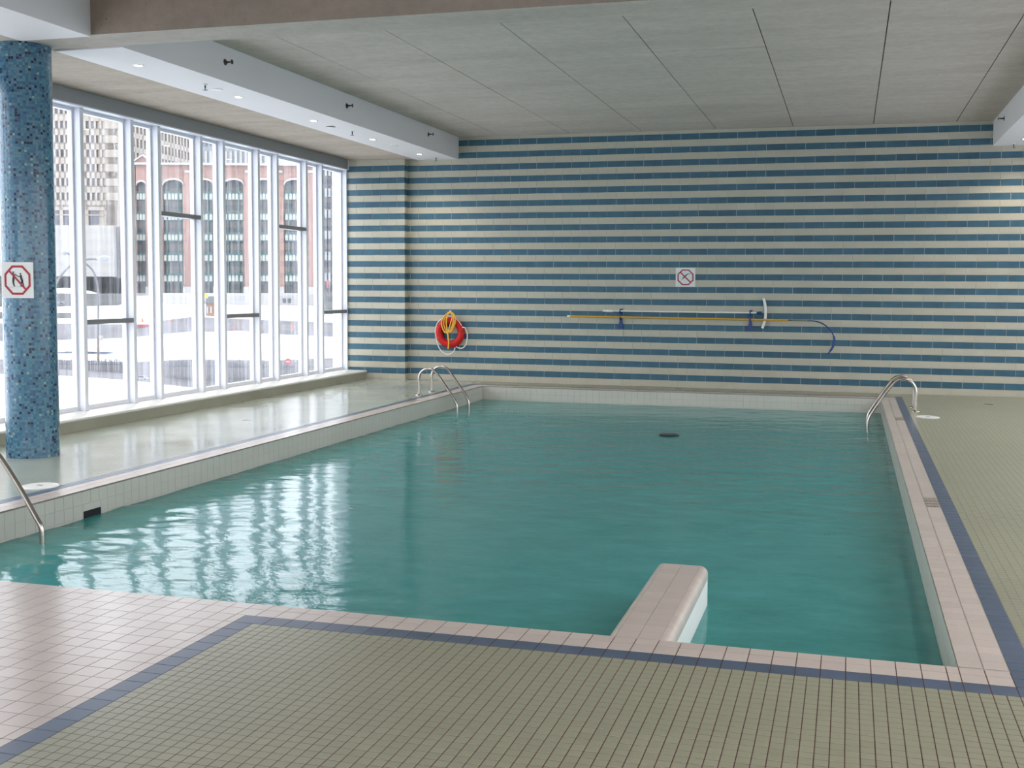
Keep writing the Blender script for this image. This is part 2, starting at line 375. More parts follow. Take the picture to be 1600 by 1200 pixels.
# ================================================================== pool
pool = thing('swimming_pool', 'rectangular tiled indoor pool sunk into the deck', 'pool')
mb = MB(); D = -1.7
mb.box(XL-.2, XL-.004, YN-.2, YF+.2, D, -.02); mb.box(XR+.004, XR+.2, YN-.2, YF+.2, D, -.02)
mb.box(XL-.2, XR+.2, YF+.004, YF+.2, D, -.02); mb.box(XL-.2, XR+.2, YN-.2, YN-.004, D, -.02)
mb.build('basin_wall', M['bgrout'], pool)
MB().box(XL-.2, XR+.2, YN-.2, YF+.2, D-.2, D).build('basin_floor', M['plaster'], pool)
SKY0, SKY1 = -10.70, -10.49                                     # skimmer mouth
rw = [r for r in grid(YN, YF, -.70, -.012, P, .1, YF, -.012) if not (r[0] < SKY1-.01 and r[1] > SKY0+.01 and r[2] < -.17 and r[3] > -.32)]
sc_ = [q for q in grid(YN, YF, -.70, -.012, P, .1, YF, -.012) if q not in rw]; ya_, yb_ = min(q[0] for q in sc_), max(q[1] for q in sc_)
rw += [(ya_, SKY0, -.212, -.112), (ya_, SKY0, -.312, -.212), (SKY1, yb_, -.212, -.112), (SKY1, yb_, -.312, -.212), (SKY0, SKY1, -.172, -.112)]
tk = dict(depth=.004, gap=.002)
tile_set(pool, 'wall_tile', rw, M['basin'], 'east', XL, limit=150, stuff_name='small_wall_tiles', **tk)
tile_set(pool, 'wall_tile', grid(YN, YF, -.70, -.012, P, .1, YF, -.012), M['basin'], 'west', XR, limit=0, stuff_name='small_wall_tiles', **tk)
tile_set(pool, 'wall_tile', grid(XL, XR, -.70, -.012, P, .1, XL, -.012), M['basin'], 'back', YF, limit=150, stuff_name='small_wall_tiles', **tk)
tile_set(pool, 'wall_tile', grid(XL, XR, -.70, -.012, P, .1, XL, -.012), M['basin'], 'front', YN, limit=0, stuff_name='small_wall_tiles', **tk)
mb = MB(); q = [(0, 0), (0, -.014), (.004, -.016), (.010, -.012), (.013, -.006), (.012, -.001), (.008, .0)]
MB().box(XL-.03, XL+.0005, SKY0, SKY1, -.33, -.172).build('skimmer_mouth', mat('dark_opening', (.012, .012, .014), .9), pool, label='dark skimmer opening at the waterline')
# a step ledge just under the surface along the window side
MB().box(XL, XL+.30, -13.1, -11.95, -1.2, -.33).build('underwater_step', M['basin'], pool)
# water: real ripples
nx, ny = 260, 500
xs = np.linspace(XL, XR, nx); ys = np.linspace(YN, YF, ny); X, Y = np.meshgrid(xs, ys); Z = np.zeros_like(X)
for i in range(34):
    lam = RNG.uniform(.11, .5) if i < 26 else RNG.uniform(.6, 1.3); th = RNG.normal(PI*.59, .55); k = 2*PI/lam; a = .00105*lam*RNG.uniform(.5, 1.2)*(1 if i < 26 else .6)
    wx = .35*np.sin(X*RNG.uniform(.6, 1.6)+Y*RNG.uniform(-1, 1)+i)+.25*np.sin(Y*RNG.uniform(.8, 1.9)+i*2)
    Z += a*np.sin(k*(X*math.cos(th)+Y*math.sin(th))+wx*3+RNG.uniform(0, 2*PI))
near = np.exp(-((X-1.6)**2+(Y+12.4)**2)/3.2); Z += .0008*near*np.sin(2*PI*np.hypot(X-.6, Y+13.6)/.21)
Z *= (.75+.35*np.sin(X*.9+Y*.5)*np.sin(Y*.45))
V = np.stack([X, Y, ZW+Z], 2).reshape(-1, 3); ii = np.arange(nx-1); jj = np.arange(ny-1); I, J = np.meshgrid(ii, jj); b0 = (J*nx+I).ravel()
F = np.stack([b0, b0+1, b0+nx+1, b0+nx], 1)
me = bpy.data.meshes.new('water'); me.vertices.add(len(V)); me.vertices.foreach_set('co', V.ravel()); me.loops.add(F.size)
me.loops.foreach_set('vertex_index', F.ravel().astype(np.int32)); me.polygons.add(len(F)); me.polygons.foreach_set('loop_start', np.arange(0, F.size, 4, dtype=np.int32))
me.polygons.foreach_set('use_smooth', [True]*len(F)); me.materials.append(M['water']); me.update(calc_edges=True)
tag(put('water', me, None, kind='stuff'), 'teal rippling water filling the pool', 'water')

# tiled spur standing in the pool at the front coping
bx0, bx1, by0, by1 = 5.455, 5.757, YN+.002, -11.69
sp = thing('pool_spur', 'low white tiled block with rounded edges reaching into the pool from the front coping', 'platform', (5.606, -12.4, -.3))
def loc(mbx): 
    mbx.v = [(x-5.606, y+12.4, z+.3) for x, y, z in mbx.v]; return mbx
r = .046
def prof(x0, x1, z0, z1, r, n=6):
    return [(x0, z0)]+[(x0+r-r*math.cos(a), z1-r+r*math.sin(a)) for a in np.linspace(0, PI/2, n)]+[(x1-r+r*math.sin(a), z1-r+r*math.cos(a)) for a in np.linspace(0, PI/2, n)]+[(x1, z0)]
loc(MB().prism(prof(bx0+.004, bx1-.004, -1.6, -.004, r)[::-1], by0, by1-.02)).build('core', M['bgrout'], sp)
yc = np.linspace(by0, by1-.02, 15)
for j in range(14):
    a, b = yc[j]+.001, yc[j+1]-.001
    for xa, xb in ((bx0+r, 5.605), (5.605, bx1-r)):
        m_ = loc(MB().prism([(xa+.001, -.006), (xa+.001, 0), (xb-.001, 0), (xb-.001, -.006)][::-1], a, b)); m_.build('tile', M['white'], sp)
    for sgn in (0, 1):
        arc = [(r-r*math.cos(t), -r+r*math.sin(t)) for t in np.linspace(0, PI/2, 6)]
        pl = [(0, -.075)]+arc+[(r, -.01), (.008, -.075)]
        pl = [(bx0+x, z) for x, z in pl][::-1] if not sgn else [(bx1-x, z) for x, z in pl]
        loc(MB().prism(pl, a, b)).build('edge_tile', M['white'], sp, smooth=True)
loc(MB().box(bx0, bx0+.01, by0, by1-.02, -1.5, -.077)).build('side_panel', M['basin'], sp)
loc(MB().box(bx1-.01, bx1, by0, by1-.02, -1.5, -.077)).build('side_panel', M['bwhite'], sp)  # whiter than its twin: light on the open-side face put into the colour
loc(MB().prism(prof(bx0, bx1, -1.5, 0, r)[::-1], by1-.019, by1)).build('end_panel', M['white'], sp)

# ================================================================== back wall
def wall_tiles(x0, x1, yface, ztop, phase, name, anchor):
    blue, cream = [], []
    c = 0
    while c*CRS < ztop-.01:
        z0, z1 = c*CRS, min((c+1)*CRS, ztop)
        odd = ((c-1)//2) % 2 if c % 2 else (c//2) % 2
        off = anchor+((odd*T/2) if c % 2 else ((1-odd)*T/2))+phase
        (blue if c % 2 else cream).extend(grid(x0, x1, z0, z1, T, 9, off, -9)); c += 1
    return blue, cream
WB = struct('wall_back', MB().box(XP, XWR+.3, .006, .3, -.3, ZC+.4), M['wgrout'])
bl, cr = wall_tiles(XP, XWR, 0, ZC, 0, 'wall', 0)
kw = dict(depth=.004, gap=.0062, ch=.001)
tile_set(WB, 'blue_tile', bl, M['blue'], 'back', 0., stuff_name='small_blue_tiles', **kw)
tile_set(WB, 'cream_tile', cr, M['cream'], 'back', 0., stuff_name='small_cream_tiles', depth=.006, gap=.0012, ch=.0006)
WP = struct('wall_corner', MB().box(XWL-.3, XP-.006, YP+.006, .3, -.3, ZB), M['wgrout'])
bl, cr = wall_tiles(XWL-.1, XP, 0, ZB, 0, 'wall', XP+T/2)
tile_set(WP, 'blue_tile', bl, M['blue'], 'back', YP, stuff_name='small_blue_tiles', **kw)
tile_set(WP, 'cream_tile', cr, M['cream'], 'back', YP, stuff_name='small_cream_tiles', depth=.006, gap=.0012, ch=.0006)
cs = range(int(ZB/CRS)+1)
for nm, odd, m_ in (('blue_tile', 1, 'blue'), ('cream_tile', 0, 'cream')):
    tile_set(WP, nm, [(YP, 0., c*CRS, min((c+1)*CRS, ZB)) for c in cs if c % 2 == odd and c*CRS < ZB-.01], M[m_], 'east', XP, **kw)
# far side and rear of the room (behind the photographer); unseen glazing added for frontal fill light
struct('wall_rear', MB().box(XWL-.3, XWR+.3, YB-.3, YB, -.3, .5).box(XWL-.3, XWR+.3, YB-.3, YB, 3.7, ZC+.4), varied('rear_wall_tile', (.5, .48, .40), (.46, .44, .37), 1, .5))
for i_ in range(9):
    x_ = XWL+i_*1.58; struct('window_%d' % (201+i_), MB().box(x_-.05, x_+.05, YB-.2, YB-.02, .5, 3.7), M['frame'])
    if i_ < 8: MB().box(x_+.05, x_+1.53, YB-.12, YB-.115, .5, 3.7).build('pane', M['glass'], bpy.data.objects['window_%d' % (201+i_)])

# ================================================================== ceiling
CE = struct('ceiling', MB().box(-.5, XWR-1.2, YB, 0, ZC+.012, ZC+.3), M['dark'])
for k in range(-1, 9):
    x0 = .745+1.2135*(k-1); x1 = x0+1.2135; x0c, x1c = max(x0, -.02), min(x1, 9.3)
    if x1c-x0c < .05: continue
    off = [-1.9, -.8, -.55, -1.4, -.2, -1.1, -1.7, -2.0, -1.0, -.4][k+1]
    y1 = 0.
    yj = off
    while y1 > -9.09:
        y0 = max(yj, -9.1); g = .0055; dz = RNG.uniform(-.0015, .0015)
        MB().box(x0c+g, x1c-g, y0+.0009, y1-.0009, ZC+dz, ZC+.014).build('panel', M['conc'], CE); y1 = y0; yj -= 2.44
MB().box(-.5, XWR-1.2, YB, -9.55, ZC, ZC+.014).build('panel', M['conc'], CE)
# beams
mb = MB(); mb.box(XWL-.3, -.79, YB, YP+.16, ZB, ZC+.3); struct('trim_1', mb, M['conc2'])            # slab band over the window side
mb = MB(); mb.box(9.33, XWR+.3, YB, 0, ZB, ZC+.3); struct('trim_2', mb, M['conc2'])
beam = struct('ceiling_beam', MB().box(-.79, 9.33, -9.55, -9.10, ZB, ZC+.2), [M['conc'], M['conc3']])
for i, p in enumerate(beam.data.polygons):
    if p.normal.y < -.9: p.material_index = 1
mb = MB(); mb.box(-.79, -.76, -9.10, 0, ZB+.02, ZC+.2); struct('trim_3', mb, M['dark'])
# plasterboard bulkheads
def bulkhead(name, x0, x1, y0, y1, lab):
    o = MB().box(x0, x1, y0, y1, 3.815, ZC+.01).build(name, M['gyp'], None, kind='structure'); return o
bulkhead('ceiling_bulkhead', -.76, -.02, -9.10, 0, '')
bulkhead('ceiling_bulkhead', -.76, -.02, YB, -9.55, '')
bulkhead('ceiling_bulkhead', 8.56, 9.3, -9.10, 0, '')
bulkhead('ceiling_bulkhead', 8.56, 9.3, YB, -9.55, '')
# recessed downlights
def downlight(x, y, lab, grp):
    t = thing('downlight', lab, 'light', (x, y, 3.815), grp)
    MB().lathe([(.035, -.001), (.044, -.004), (.052, -.004), (.055, 0)], n=20).build('trim_ring', M['steel'], t, smooth=True)
    MB().lathe([(.001, -.0045), (.036, -.0045), (.036, -.0015), (.001, -.0015)], n=16).build('lens', M['lampglow'], t)
    lamp('ceiling_spot', 'SPOT', (x, y, 3.79), 32, spot=2.2, size=.04).parent = None
    return t
names = ['lit downlight above the window walkway beside the mosaic column', 'lit downlight second from the mosaic column', 'lit downlight in the middle of the row of five', 'lit downlight fourth from the mosaic column', 'lit downlight next to the back wall over the life ring side']
for y, nm in zip((-8.34, -6.46, -4.59, -2.71, -.86), names): downlight(-.40, y, nm, 'downlights in the window side bulkhead')
downlight(8.92, -.70, 'lit downlight in the bulkhead over the far ladder side', 'downlights in the open side bulkhead')
for y in (-2.6, -4.5, -6.4, -8.3, -11.5, -13.5, -15.5, -17.5):  # bare spots without fittings, added out of view to brighten the room
    for x in (-.4, 8.92):
        if x < 0 and y > -9: continue
        lamp('ceiling_spot', 'SPOT', (x, y, 3.79), 32, spot=2.2, size=.04)
def pendant_sprinkler(x, y, lab):
    t = thing('sprinkler', lab, 'sprinkler', (x, y, 3.815), 'ceiling sprinklers')
    MB().lathe([(.030, 0), (.028, -.006), (.010, -.010)], n=16).build('escutcheon', M['bwhite'], t, smooth=True)
    MB().lathe([(.009, -.008), (.009, -.035), (.005, -.045), (.005, -.058)], n=10).build('head', M['brass'], t)
    MB().lathe([(.004, -.056), (.026, -.060), (.026, -.063), (.004, -.063)], n=14).build('deflector', M['brass'], t)
pendant_sprinkler(-.33, -7.26, 'pendant sprinkler between first and second downlights')
pendant_sprinkler(-.31, -3.60, 'pendant sprinkler beside the fourth downlight')
pendant_sprinkler(-.29, -.38, 'pendant sprinkler closest to the back wall on the window side')
pendant_sprinkler(8.83, -.20, 'pendant sprinkler in the bulkhead over the far ladder side')
def side_sprinkler(x, y, z, s, lab):
    t = thing('sidewall_sprinkler', lab, 'sprinkler', (x, y, z), 'sidewall sprinklers')
    rot = Matrix.Rotation(s*PI/2, 4, 'Y')
    for nm, pr, m_ in (('rosette', [(.034, 0), (.030, .008), (.012, .012)], 'brass'), ('head', [(.011, .01), (.010, .05), (.006, .055), (.006, .08)], 'brass'), ('deflector', [(.003, .078), (.026, .080), (.026, .084), (.003, .084)], 'brass')):
        me = MB().lathe(pr, n=14).mesh(nm, M[m_], True); me.transform(rot); put(nm, me, t)
side_sprinkler(-.02, -7.36, 4.02, 1, 'dark sidewall sprinkler on the bulkhead face by the concrete beam')
side_sprinkler(-.02, -4.38, 4.03, 1, 'dark sidewall sprinkler midway along the bulkhead face')
side_sprinkler(-.02, -1.42, 4.05, 1, 'dark sidewall sprinkler on the bulkhead face close to the striped wall')
side_sprinkler(8.56, -1.25, 4.04, -1, 'dark sidewall sprinkler on the bulkhead above the far ladder')
for y, lab in ((-6.96, 'flat white disc cover beside the second downlight'), (-1.95, 'flat white disc cover between fourth and fifth downlights')):
    tag(MB().lathe([(.07, 0), (.068, -.006), (.05, -.008), (.001, -.008)], c=(-.38, y, 3.815), n=24).build('cover_plate', M['bwhite'], None, True), lab, 'cover', 'bulkhead cover discs')
t = thing('smoke_detector', 'half round dark edged fitting beside the third downlight', 'detector', (-.42, -4.05, 3.815))
MB().lathe([(.06, 0), (.058, -.012), (.03, -.022), (.001, -.022)], n=20).build('housing', M['bwhite'], t, True)
MB().lathe([(.061, -.003), (.062, -.009), (.055, -.011), (.055, -.003)], n=20).build('rim', M['brass'], t, True)

# ================================================================== window walls
bays = [-.15]; wide = True; y = -.15; lst = []
while y > -23:
    w_ = .945 if wide else .545; lst.append((y-w_, y, wide)); y -= w_; wide = not wide
# measured: mullions centred at -1.10,-1.645,-2.59,-3.16,...
ms = [-.15, -1.09, -1.645, -2.592, -3.16, -4.11, -4.674, -5.63, -6.18, -7.107]
while ms[-1] > -23.2: ms += [ms[-1]-.552, ms[-1]-.552-.949]
ZS, ZT = .155, 3.66
def window_wall(xf, s, first):
    """xf inner face, s=-1 glass lies towards -X"""
    low = True
    for i in range(len(ms)-1):
        y1, y0 = ms[i], ms[i+1]; wd = y1-y0 > .8
        win = sempty('window_%d' % (first+i), (xf, (y0+y1)/2, 0)); cx, cy = xf, (y0+y1)/2
        def B(a, b, c, d, e, f):  # in wall coordinates: depth a..b from the face, y c..d, z e..f
            xa, xb = sorted((s*a, s*b)); return MB().box(xa, xb, c-cy, d-cy, e, f)
        hw = .030
        mu = B(0, .008, y0-hw, y0+hw, ZS, ZT); mu.mi = 1
        xa, xb = sorted((s*.008, s*.15)); mu.mi = 0; mu.box(xa, xb, y0-hw-cy, y0+hw-cy, ZS, ZT)
        mu.build('mullion', [M['frame'], M['gframe']], win)
        tz = None
        if wd:
            tz = 1.187 if low else 2.547; low = not low
            tr = B(.0, .13, y0+hw, y1-hw, tz-.028, tz+.028); tr.build('transom', M['gframe'], win)
        for nm, e, f in (('sill_rail', ZS, ZS+.05), ('head_rail', ZT-.05, ZT)): B(.085, .15, y0+hw, y1-hw, e, f).build(nm, M['frame'], win)
        B(.09, .15, y0+hw, y0+hw+.026, ZS+.05, ZT-.05).build('jamb', M['frame'], win)
        B(.09, .15, y1-hw-.026, y1-hw, ZS+.05, ZT-.05).build('jamb', M['frame'], win)
        zs = [ZS+.05, ZT-.05] if tz is None else [ZS+.05, tz-.028, tz+.028, ZT-.05]
        for e, f in zip(zs[::2], zs[1::2]): B(.118, .124, y0+hw+.02, y1-hw-.02, e-.005, f+.005).build('pane', M['glass'], win)
window_wall(XWL, -1, 1)
MB().box(XWL-.15, XWL, YP-.04, YP-.002, ZS, ZT).build('trim_4', M['frame'], None, kind='structure')
hd = struct('trim_5', MB().box(XWL-.15, XWL+.06, YB, YP-.10, ZT, ZB-.004), M['header'])
MB().box(XWL-.14, XWL+.065, YP-.10, YP-.07, ZT+.0, ZB-.006).build('end_cap', M['frame'], hd)
MB().box(XWL-.15, XWL+.068, YB, YP-.10, ZT-.012, ZT+.004).build('edge', M['frame'], hd)
lg = struct('trim_6', MB().box(XWL-.3, -1.70, YB, YP, -.1, .115), M['ledge'])
n_ = [(XWL-.3, .115), (-1.69, .115), (-1.675, .122), (-1.670, .132), (-1.675, .145), (-1.69, .152), (XWL-.3, .156)]
MB().prism(n_[::-1], YB, YP-.01).build('ledge_cap', M['stone'], lg, True)
window_wall(XWR, 1, 101)
struct('trim_7', MB().box(XWR-.06, XWR+.15, YB, 0, ZT, ZB), M['header']); struct('trim_8', MB().box(XWR-.3, XWR+.3, YB, 0, -.1, .155), M['ledge'])

# ================================================================== column and signs
colm = thing('mosaic_column', 'round column clad in blue glass mosaic by the window wall', 'column', (-.94, -9.30, 0))
MB().lathe([(.2349, 0), (.2349, ZB+.01)], n=64).build('shaft', M['mosaic'], colm, True)
def octagon_sign(name, lab, centre, nrm, W_, H_, figs, red, blk):
    nrm = Vector(nrm).normalized(); right = Vector((0, 0, 1)).cross(nrm)*1; ang = math.atan2(right.y, right.x)
    t = thing(name, lab, 'sign', centre, rot=ang)          # local x = right as read, local -y = outward, z up
    MB().box(-W_/2, W_/2, -.004, .0, -H_/2, H_/2).build('plate', M['sign'], t)
    R0, R1 = W_*.41, W_*.35; sy_ = H_/W_
    a8 = [PI/8+i*PI/4 for i in range(8)]
    O = [(R0*math.cos(a)/math.cos(PI/8), R0*math.sin(a)/math.cos(PI/8)*sy_) for a in a8]; I_ = [(R1*math.cos(a)/math.cos(PI/8), R1*math.sin(a)/math.cos(PI/8)*sy_) for a in a8]
    mb = MB()
    for i in range(8):
        j = (i+1) % 8; mb.prism([O[i], O[j], I_[j], I_[i]], -.0062, -.004)
    mb.build('octagon_ring', red, t)
    d = W_*.028; p, q2 = Vector((-R1*.72, R1*.72*sy_)), Vector((R1*.72, -R1*.72*sy_)); n2 = Vector((1, 1)).normalized()*d
    MB().prism([tuple(p+n2), tuple(q2+n2), tuple(q2-n2), tuple(p-n2)], -.0074, -.0062).build('slash', red, t)
    mb = MB()
    for poly in figs:
        mb.prism([(x*W_, z*W_) for x, z in poly], -.0068, -.004)
    mb.build('pictogram', blk, t); return t
def stroke(pts, ws):
    L_, R_ = [], []
    for i, p in enumerate(pts):
        a = pts[max(i-1, 0)]; b = pts[min(i+1, len(pts)-1)]; dx, dz = b[0]-a[0], b[1]-a[1]; h = math.hypot(dx, dz) or 1
        L_.append((p[0]-dz/h*ws[i], p[1]+dx/h*ws[i])); R_.append((p[0]+dz/h*ws[i], p[1]-dx/h*ws[i]))
    return [tuple([L_[i], L_[i+1], R_[i+1], R_[i]]) for i in range(len(pts)-1)]
disc = lambda x, z, r: [tuple((x+r*math.cos(a), z+r*math.sin(a)) for a in np.linspace(0, 2*PI, 9)[:-1])]
diver = stroke([(.26, .19), (.16, .175), (.08, .15), (.03, .10), (-.04, .02), (-.12, -.04), (-.20, -.12)], [.008, .014, .022, .030, .030, .018, .006])+disc(-.07, .045, .028)+stroke([(-.05, .02), (-.10, -.03), (-.19, -.11)], [.016, .012, .005])
octagon_sign('no_diving_sign', 'white square sign with red barred octagon on the striped back wall', (3.918, -.001, 1.809), (0, -1, 0), .322, .312, diver, M['sred'], M['black'])
push = (stroke([(-.13, .22), (-.12, .12), (-.13, .02), (-.135, -.08), (-.11, -.18), (-.08, -.20)], [.022, .028, .034, .026, .018, .012])+disc(-.125, .25, .026)+stroke([(-.12, .12), (-.07, .17), (-.04, .19)], [.016, .014, .012])
        + stroke([(-.04, .16), (.02, .12), (.09, .11)], [.012, .012, .016])+stroke([(.10, .17), (.12, .06), (.15, -.03), (.13, -.10)], [.024, .034, .034, .026])+disc(.10, .205, .026)
        + stroke([(.13, -.06), (.11, -.14), (.10, -.20)], [.022, .014, .012])+stroke([(.15, -.05), (.185, -.14), (.20, -.20), (.17, -.205)], [.022, .014, .012, .01])+stroke([(-.28, -.225), (-.12, -.215)], [.004, .003])+stroke([(-.02, -.215), (.22, -.21)], [.003, .003]))
nv = Vector((.281, -.959, 0)).normalized()
octagon_sign('no_pushing_sign', 'white sign with red barred octagon and two pushing figures on the mosaic column', tuple(Vector((-.94, -9.30, 1.66))+nv*.2365), nv, .288, .330, push, M['sred'], M['black'])

# ================================================================== ladders
def smooth_path(pts, n=6):
    pts = [Vector(p) for p in pts]; out = []
    for i in range(len(pts)-1):
        p0, p1, p2, p3 = pts[max(i-1, 0)], pts[i], pts[i+1], pts[min(i+2, len(pts)-1)]
        for k in range(n):
            t = k/n; out.append(.5*((2*p1)+(p2-p0)*t+(2*p0-5*p1+4*p2-p3)*t*t+(3*p1-p0-3*p2+p3)*t**3))
    return out+[pts[-1]]
def ladder(lab, x0, y, s, prof_, gap=.53):
    t = thing('pool_ladder', lab, 'ladder', (x0, y, 0), 'stainless pool ladders')
    for dy in (-gap/2, gap/2):
        pts = smooth_path([(s*a, dy, b) for a, b in prof_])
        MB().tube(pts, .019, 12).build('rail', M['steel'], t, True)
        f = MB().lathe([(.052, 0), (.050, .008), (.026, .016), (.021, .022)], n=20); f.v = [(vx, vy+dy, vz) for vx, vy, vz in f.v]
        f.build('flange', M['steel'], t, True)
    xe = s*prof_[-1][0]
    for z in (-.50, -.78, -1.06): MB().box(xe-.035, xe+.035, -gap/2, gap/2, z-.012, z+.012).build('tread', M['steel'], t)
pl = [(0, -.0), (0, .10), (0, .24), (.025, .325), (.08, .378), (.155, .397), (.235, .378), (.30, .318), (.42, .155), (.54, -.01), (.585, -.085), (.607, -.15), (.61, -.24), (.61, -.6), (.61, -1.15)]
ladder('far steel ladder below the life ring', .29, -2.335, 1, pl)
pr_ = [(0, 0), (0, .12), (0, .27), (.03, .36), (.09, .415), (.17, .435), (.25, .41), (.31, .35), (.44, .16), (.555, -.03), (.59, -.10), (.605, -.16), (.61, -.26), (.61, -.6), (.61, -1.15)]
ladder('steel ladder at the corner under the blue crook of the yellow pole', 7.405, -2.335, -1, pr_)
pn = [(0, 0), (0, .10), (0, .24), (.025, .34), (.09, .41), (.165, .425), (.235, .41), (.29, .365), (.435, .17), (.57, -.04), (.60, -.085), (.615, -.14), (.617, -.24), (.617, -.6), (.617, -1.15)]
ladder('steel ladder cut by the picture edge near the mosaic column', .386, -11.785, 1, pn)

# ================================================================== life ring, rope, poles
lr = thing('life_ring', 'red life ring with a white grab line hanging on the back wall', 'life ring', (-.150, -.065, .840))
rx, rt = .204, .062; nU, nV = 48, 14; V = []; 
for i in range(nU):
    a = 2*PI*i/nU
    for k in range(nV):
        b = 2*PI*k/nV; rr_ = rx+rt*math.cos(b); V.append((rr_*math.cos(a), rt*.9*math.sin(b), rr_*math.sin(a)))
mb = MB(); mb.add(V, [(i*nV+k, i*nV+(k+1) % nV, ((i+1) % nU)*nV+(k+1) % nV, ((i+1) % nU)*nV+k) for i in range(nU) for k in range(nV)])
mb.build('ring', M['red'], lr, True)
def ringpt(px, py): return ((px-550)/13.33/86.3, -.03, (660-py)/13.33/86.3)
rope1 = [ringpt(*p) for p in ((640, 345), (700, 390), (760, 455), (805, 520))]
rope2 = [ringpt(*p) for p in ((815, 550), (870, 560), (905, 610), (925, 700), (915, 820), (885, 910), (820, 965), (750, 965), (690, 940))]
rope3 = [ringpt(*p) for p in ((665, 955), (650, 1020), (590, 1075), (500, 1095), (400, 1050), (330, 970), (290, 860), (270, 770))]
rope4 = [ringpt(*p) for p in ((270, 770), (250, 640), (290, 480), (390, 390))]
for rp in (rope1, rope2, rope3, rope4): MB().tube(smooth_path(rp, 4), .0085, 8).build('grab_line', M['bwhite'], lr, True)
for a in (.25, 1.1, 2.6, 3.65, 5.1):
    c_, s_ = math.cos(a), math.sin(a)
    MB().tube([((rx+(rt+.004)*math.cos(b))*c_, (rt*.9+.004)*math.sin(b), (rx+(rt+.004)*math.cos(b))*s_) for b in np.linspace(0, 2*PI, 17)[:-1]], .006, 6, closed=True).build('band', mat('red_band', (.58, .02, .015), .4), lr)
hk = thing('wall_hook', 'small hook holding the rope and life ring', 'hook', (-.171, -.002, 1.19))
MB().box(-.02, .02, -.008, .001, -.03, .03).build('plate', M['steel'], hk)
MB().tube([(0, -.006, .0), (0, -.10, -.005), (0, -.13, .004)], .007, 8).build('peg', M['steel'], hk, True)
rp = thing('throw_rope', 'coiled yellow rope looped over the hook in front of the life ring', 'rope', (-.115, -.15, 1.192))
def rpp(px, py, dy=0): return ((px-545)*1.18/13.33/86.3, dy, (205-py)/13.33/86.3)
loops = [((545, 200), (470, 250), (400, 370), (400, 480), (440, 590), (500, 600)), ((545, 195), (480, 260), (430, 390), (440, 500), (480, 590), (520, 580)), ((545, 205), (500, 270), (480, 400), (490, 520), (510, 600), (530, 560)),
         ((545, 200), (590, 270), (560, 400), (530, 520), (505, 610), (500, 640)), ((545, 195), (620, 260), (640, 380), (600, 520), (560, 590), (515, 590)), ((545, 200), (610, 240), (600, 400), (570, 520), (540, 580), (505, 600)),
         ((545, 190), (640, 290), (620, 420), (580, 560), (530, 600), (500, 570)), ((545, 210), (450, 300), (385, 420), (420, 560), (470, 620), (510, 600))]
for i, lp in enumerate(loops): MB().tube(smooth_path([rpp(*p, dy=.012*math.sin(i*2)-.008) for p in lp], 4), .011, 8).build('loop', M['rope'], rp, True)
MB().tube(smooth_path([rpp(*p, dy=-.014) for p in ((505, 560), (510, 680), (520, 800), (513, 935))], 4), .0125, 8).build('tail', M['rope'], rp, True)
# pole hangers
for x, lab in ((2.852, 'blue hanger nearest the life ring holding the two poles'), (4.983, 'blue hanger beside the white brush head')):
    h = thing('pole_hanger', lab, 'bracket', (x, -.001, 1.12), 'blue pole hangers')
    MB().box(-.016, .016, -.010, .0, -.165, .165).build('back_plate', M['bluep'], h)
    MB().prism([(-.018, -.02), (.018, -.02), (.045, -.16), (-.045, -.16)], -.032, -.010).build('lower_strap', M['bluep'], h)
    for z in (.105, .0): MB().tube([(0, -.008, z), (0, -.05, z-.022), (0, -.085, z-.022), (0, -.108, z), (0, -.11, z+.035)], .011, 8).build('hook', M['bluep'], h, True)
    MB().box(-.018, .030, -.035, -.006, .145, .165).build('tab', M['bluep'], h)
yp = thing('reaching_pole', 'long yellow pole with a blue crook lying in the two blue hangers', 'pole', (3.8, -.085, 1.143))
def yz(x): return 1.150+(1.131-1.150)*(x-2.0)/(3.59)-1.143
MB().tube([(2.0-3.8, 0, yz(2.0)), (5.587-3.8, 0, yz(5.587))], .0165, 12).build('shaft', M['yellow'], yp, True)
MB().tube([(1.945-3.8, 0, yz(1.945)), (1.955-3.8, 0, yz(1.95)), (2.0-3.8, 0, yz(2.0))], [.012, .0185, .0185], 12).build('end_grip', M['bwhite'], yp, True)
MB().tube([(5.585-3.8, 0, yz(5.58)), (5.90-3.8, 0, -.018)], .008, 8).build('metal_ferrule', M['steel'], yp, True)
hkp = [(5.88, 1.128), (6.01, 1.121), (6.12, 1.083), (6.21, 1.012), (6.272, .933), (6.303, .822), (6.278, .71), (6.20, .597)]
MB().tube(smooth_path([(x-3.8, 0, z-1.143) for x, z in hkp], 4), .0095, 8).build('crook', M['bluep'], yp, True)
MB().tube(smooth_path([(x-3.8, 0, z-1.143) for x, z in ((6.29, .89), (6.303, .822), (6.285, .73), (6.24, .65))], 4), .017, 8).build('sleeve', M['bluep'], yp, True)
bp_ = thing('pool_brush', 'white pole with a curved white brush head above the yellow pole', 'brush', (3.9, -.045, 1.243))
MB().tube([(2.55-3.9, 0, .003), (5.10-3.9, 0, -.001)], .0135, 12).build('shaft', M['bwhite'], bp_, True)
MB().tube([(2.55-3.9, 0, .003), (2.60-3.9, 0, .003), (2.62-3.9, 0, .003), (2.72-3.9, 0, .003), (2.73-3.9, 0, .003)], [.018, .018, .026, .024, .016], 12).build('cam_lock', M['bwhite'], bp_, True)
MB().tube([(5.08-3.9, 0, -.001), (5.16-3.9, 0, 0)], [.020, .026], 10).build('swivel', M['bluep'], bp_, True)
hp_ = smooth_path([(5.185-3.9, -.01, .237), (5.215-3.9, -.01, .12), (5.222-3.9, -.01, 0), (5.213-3.9, -.01, -.13), (5.175-3.9, -.01, -.247)], 5)
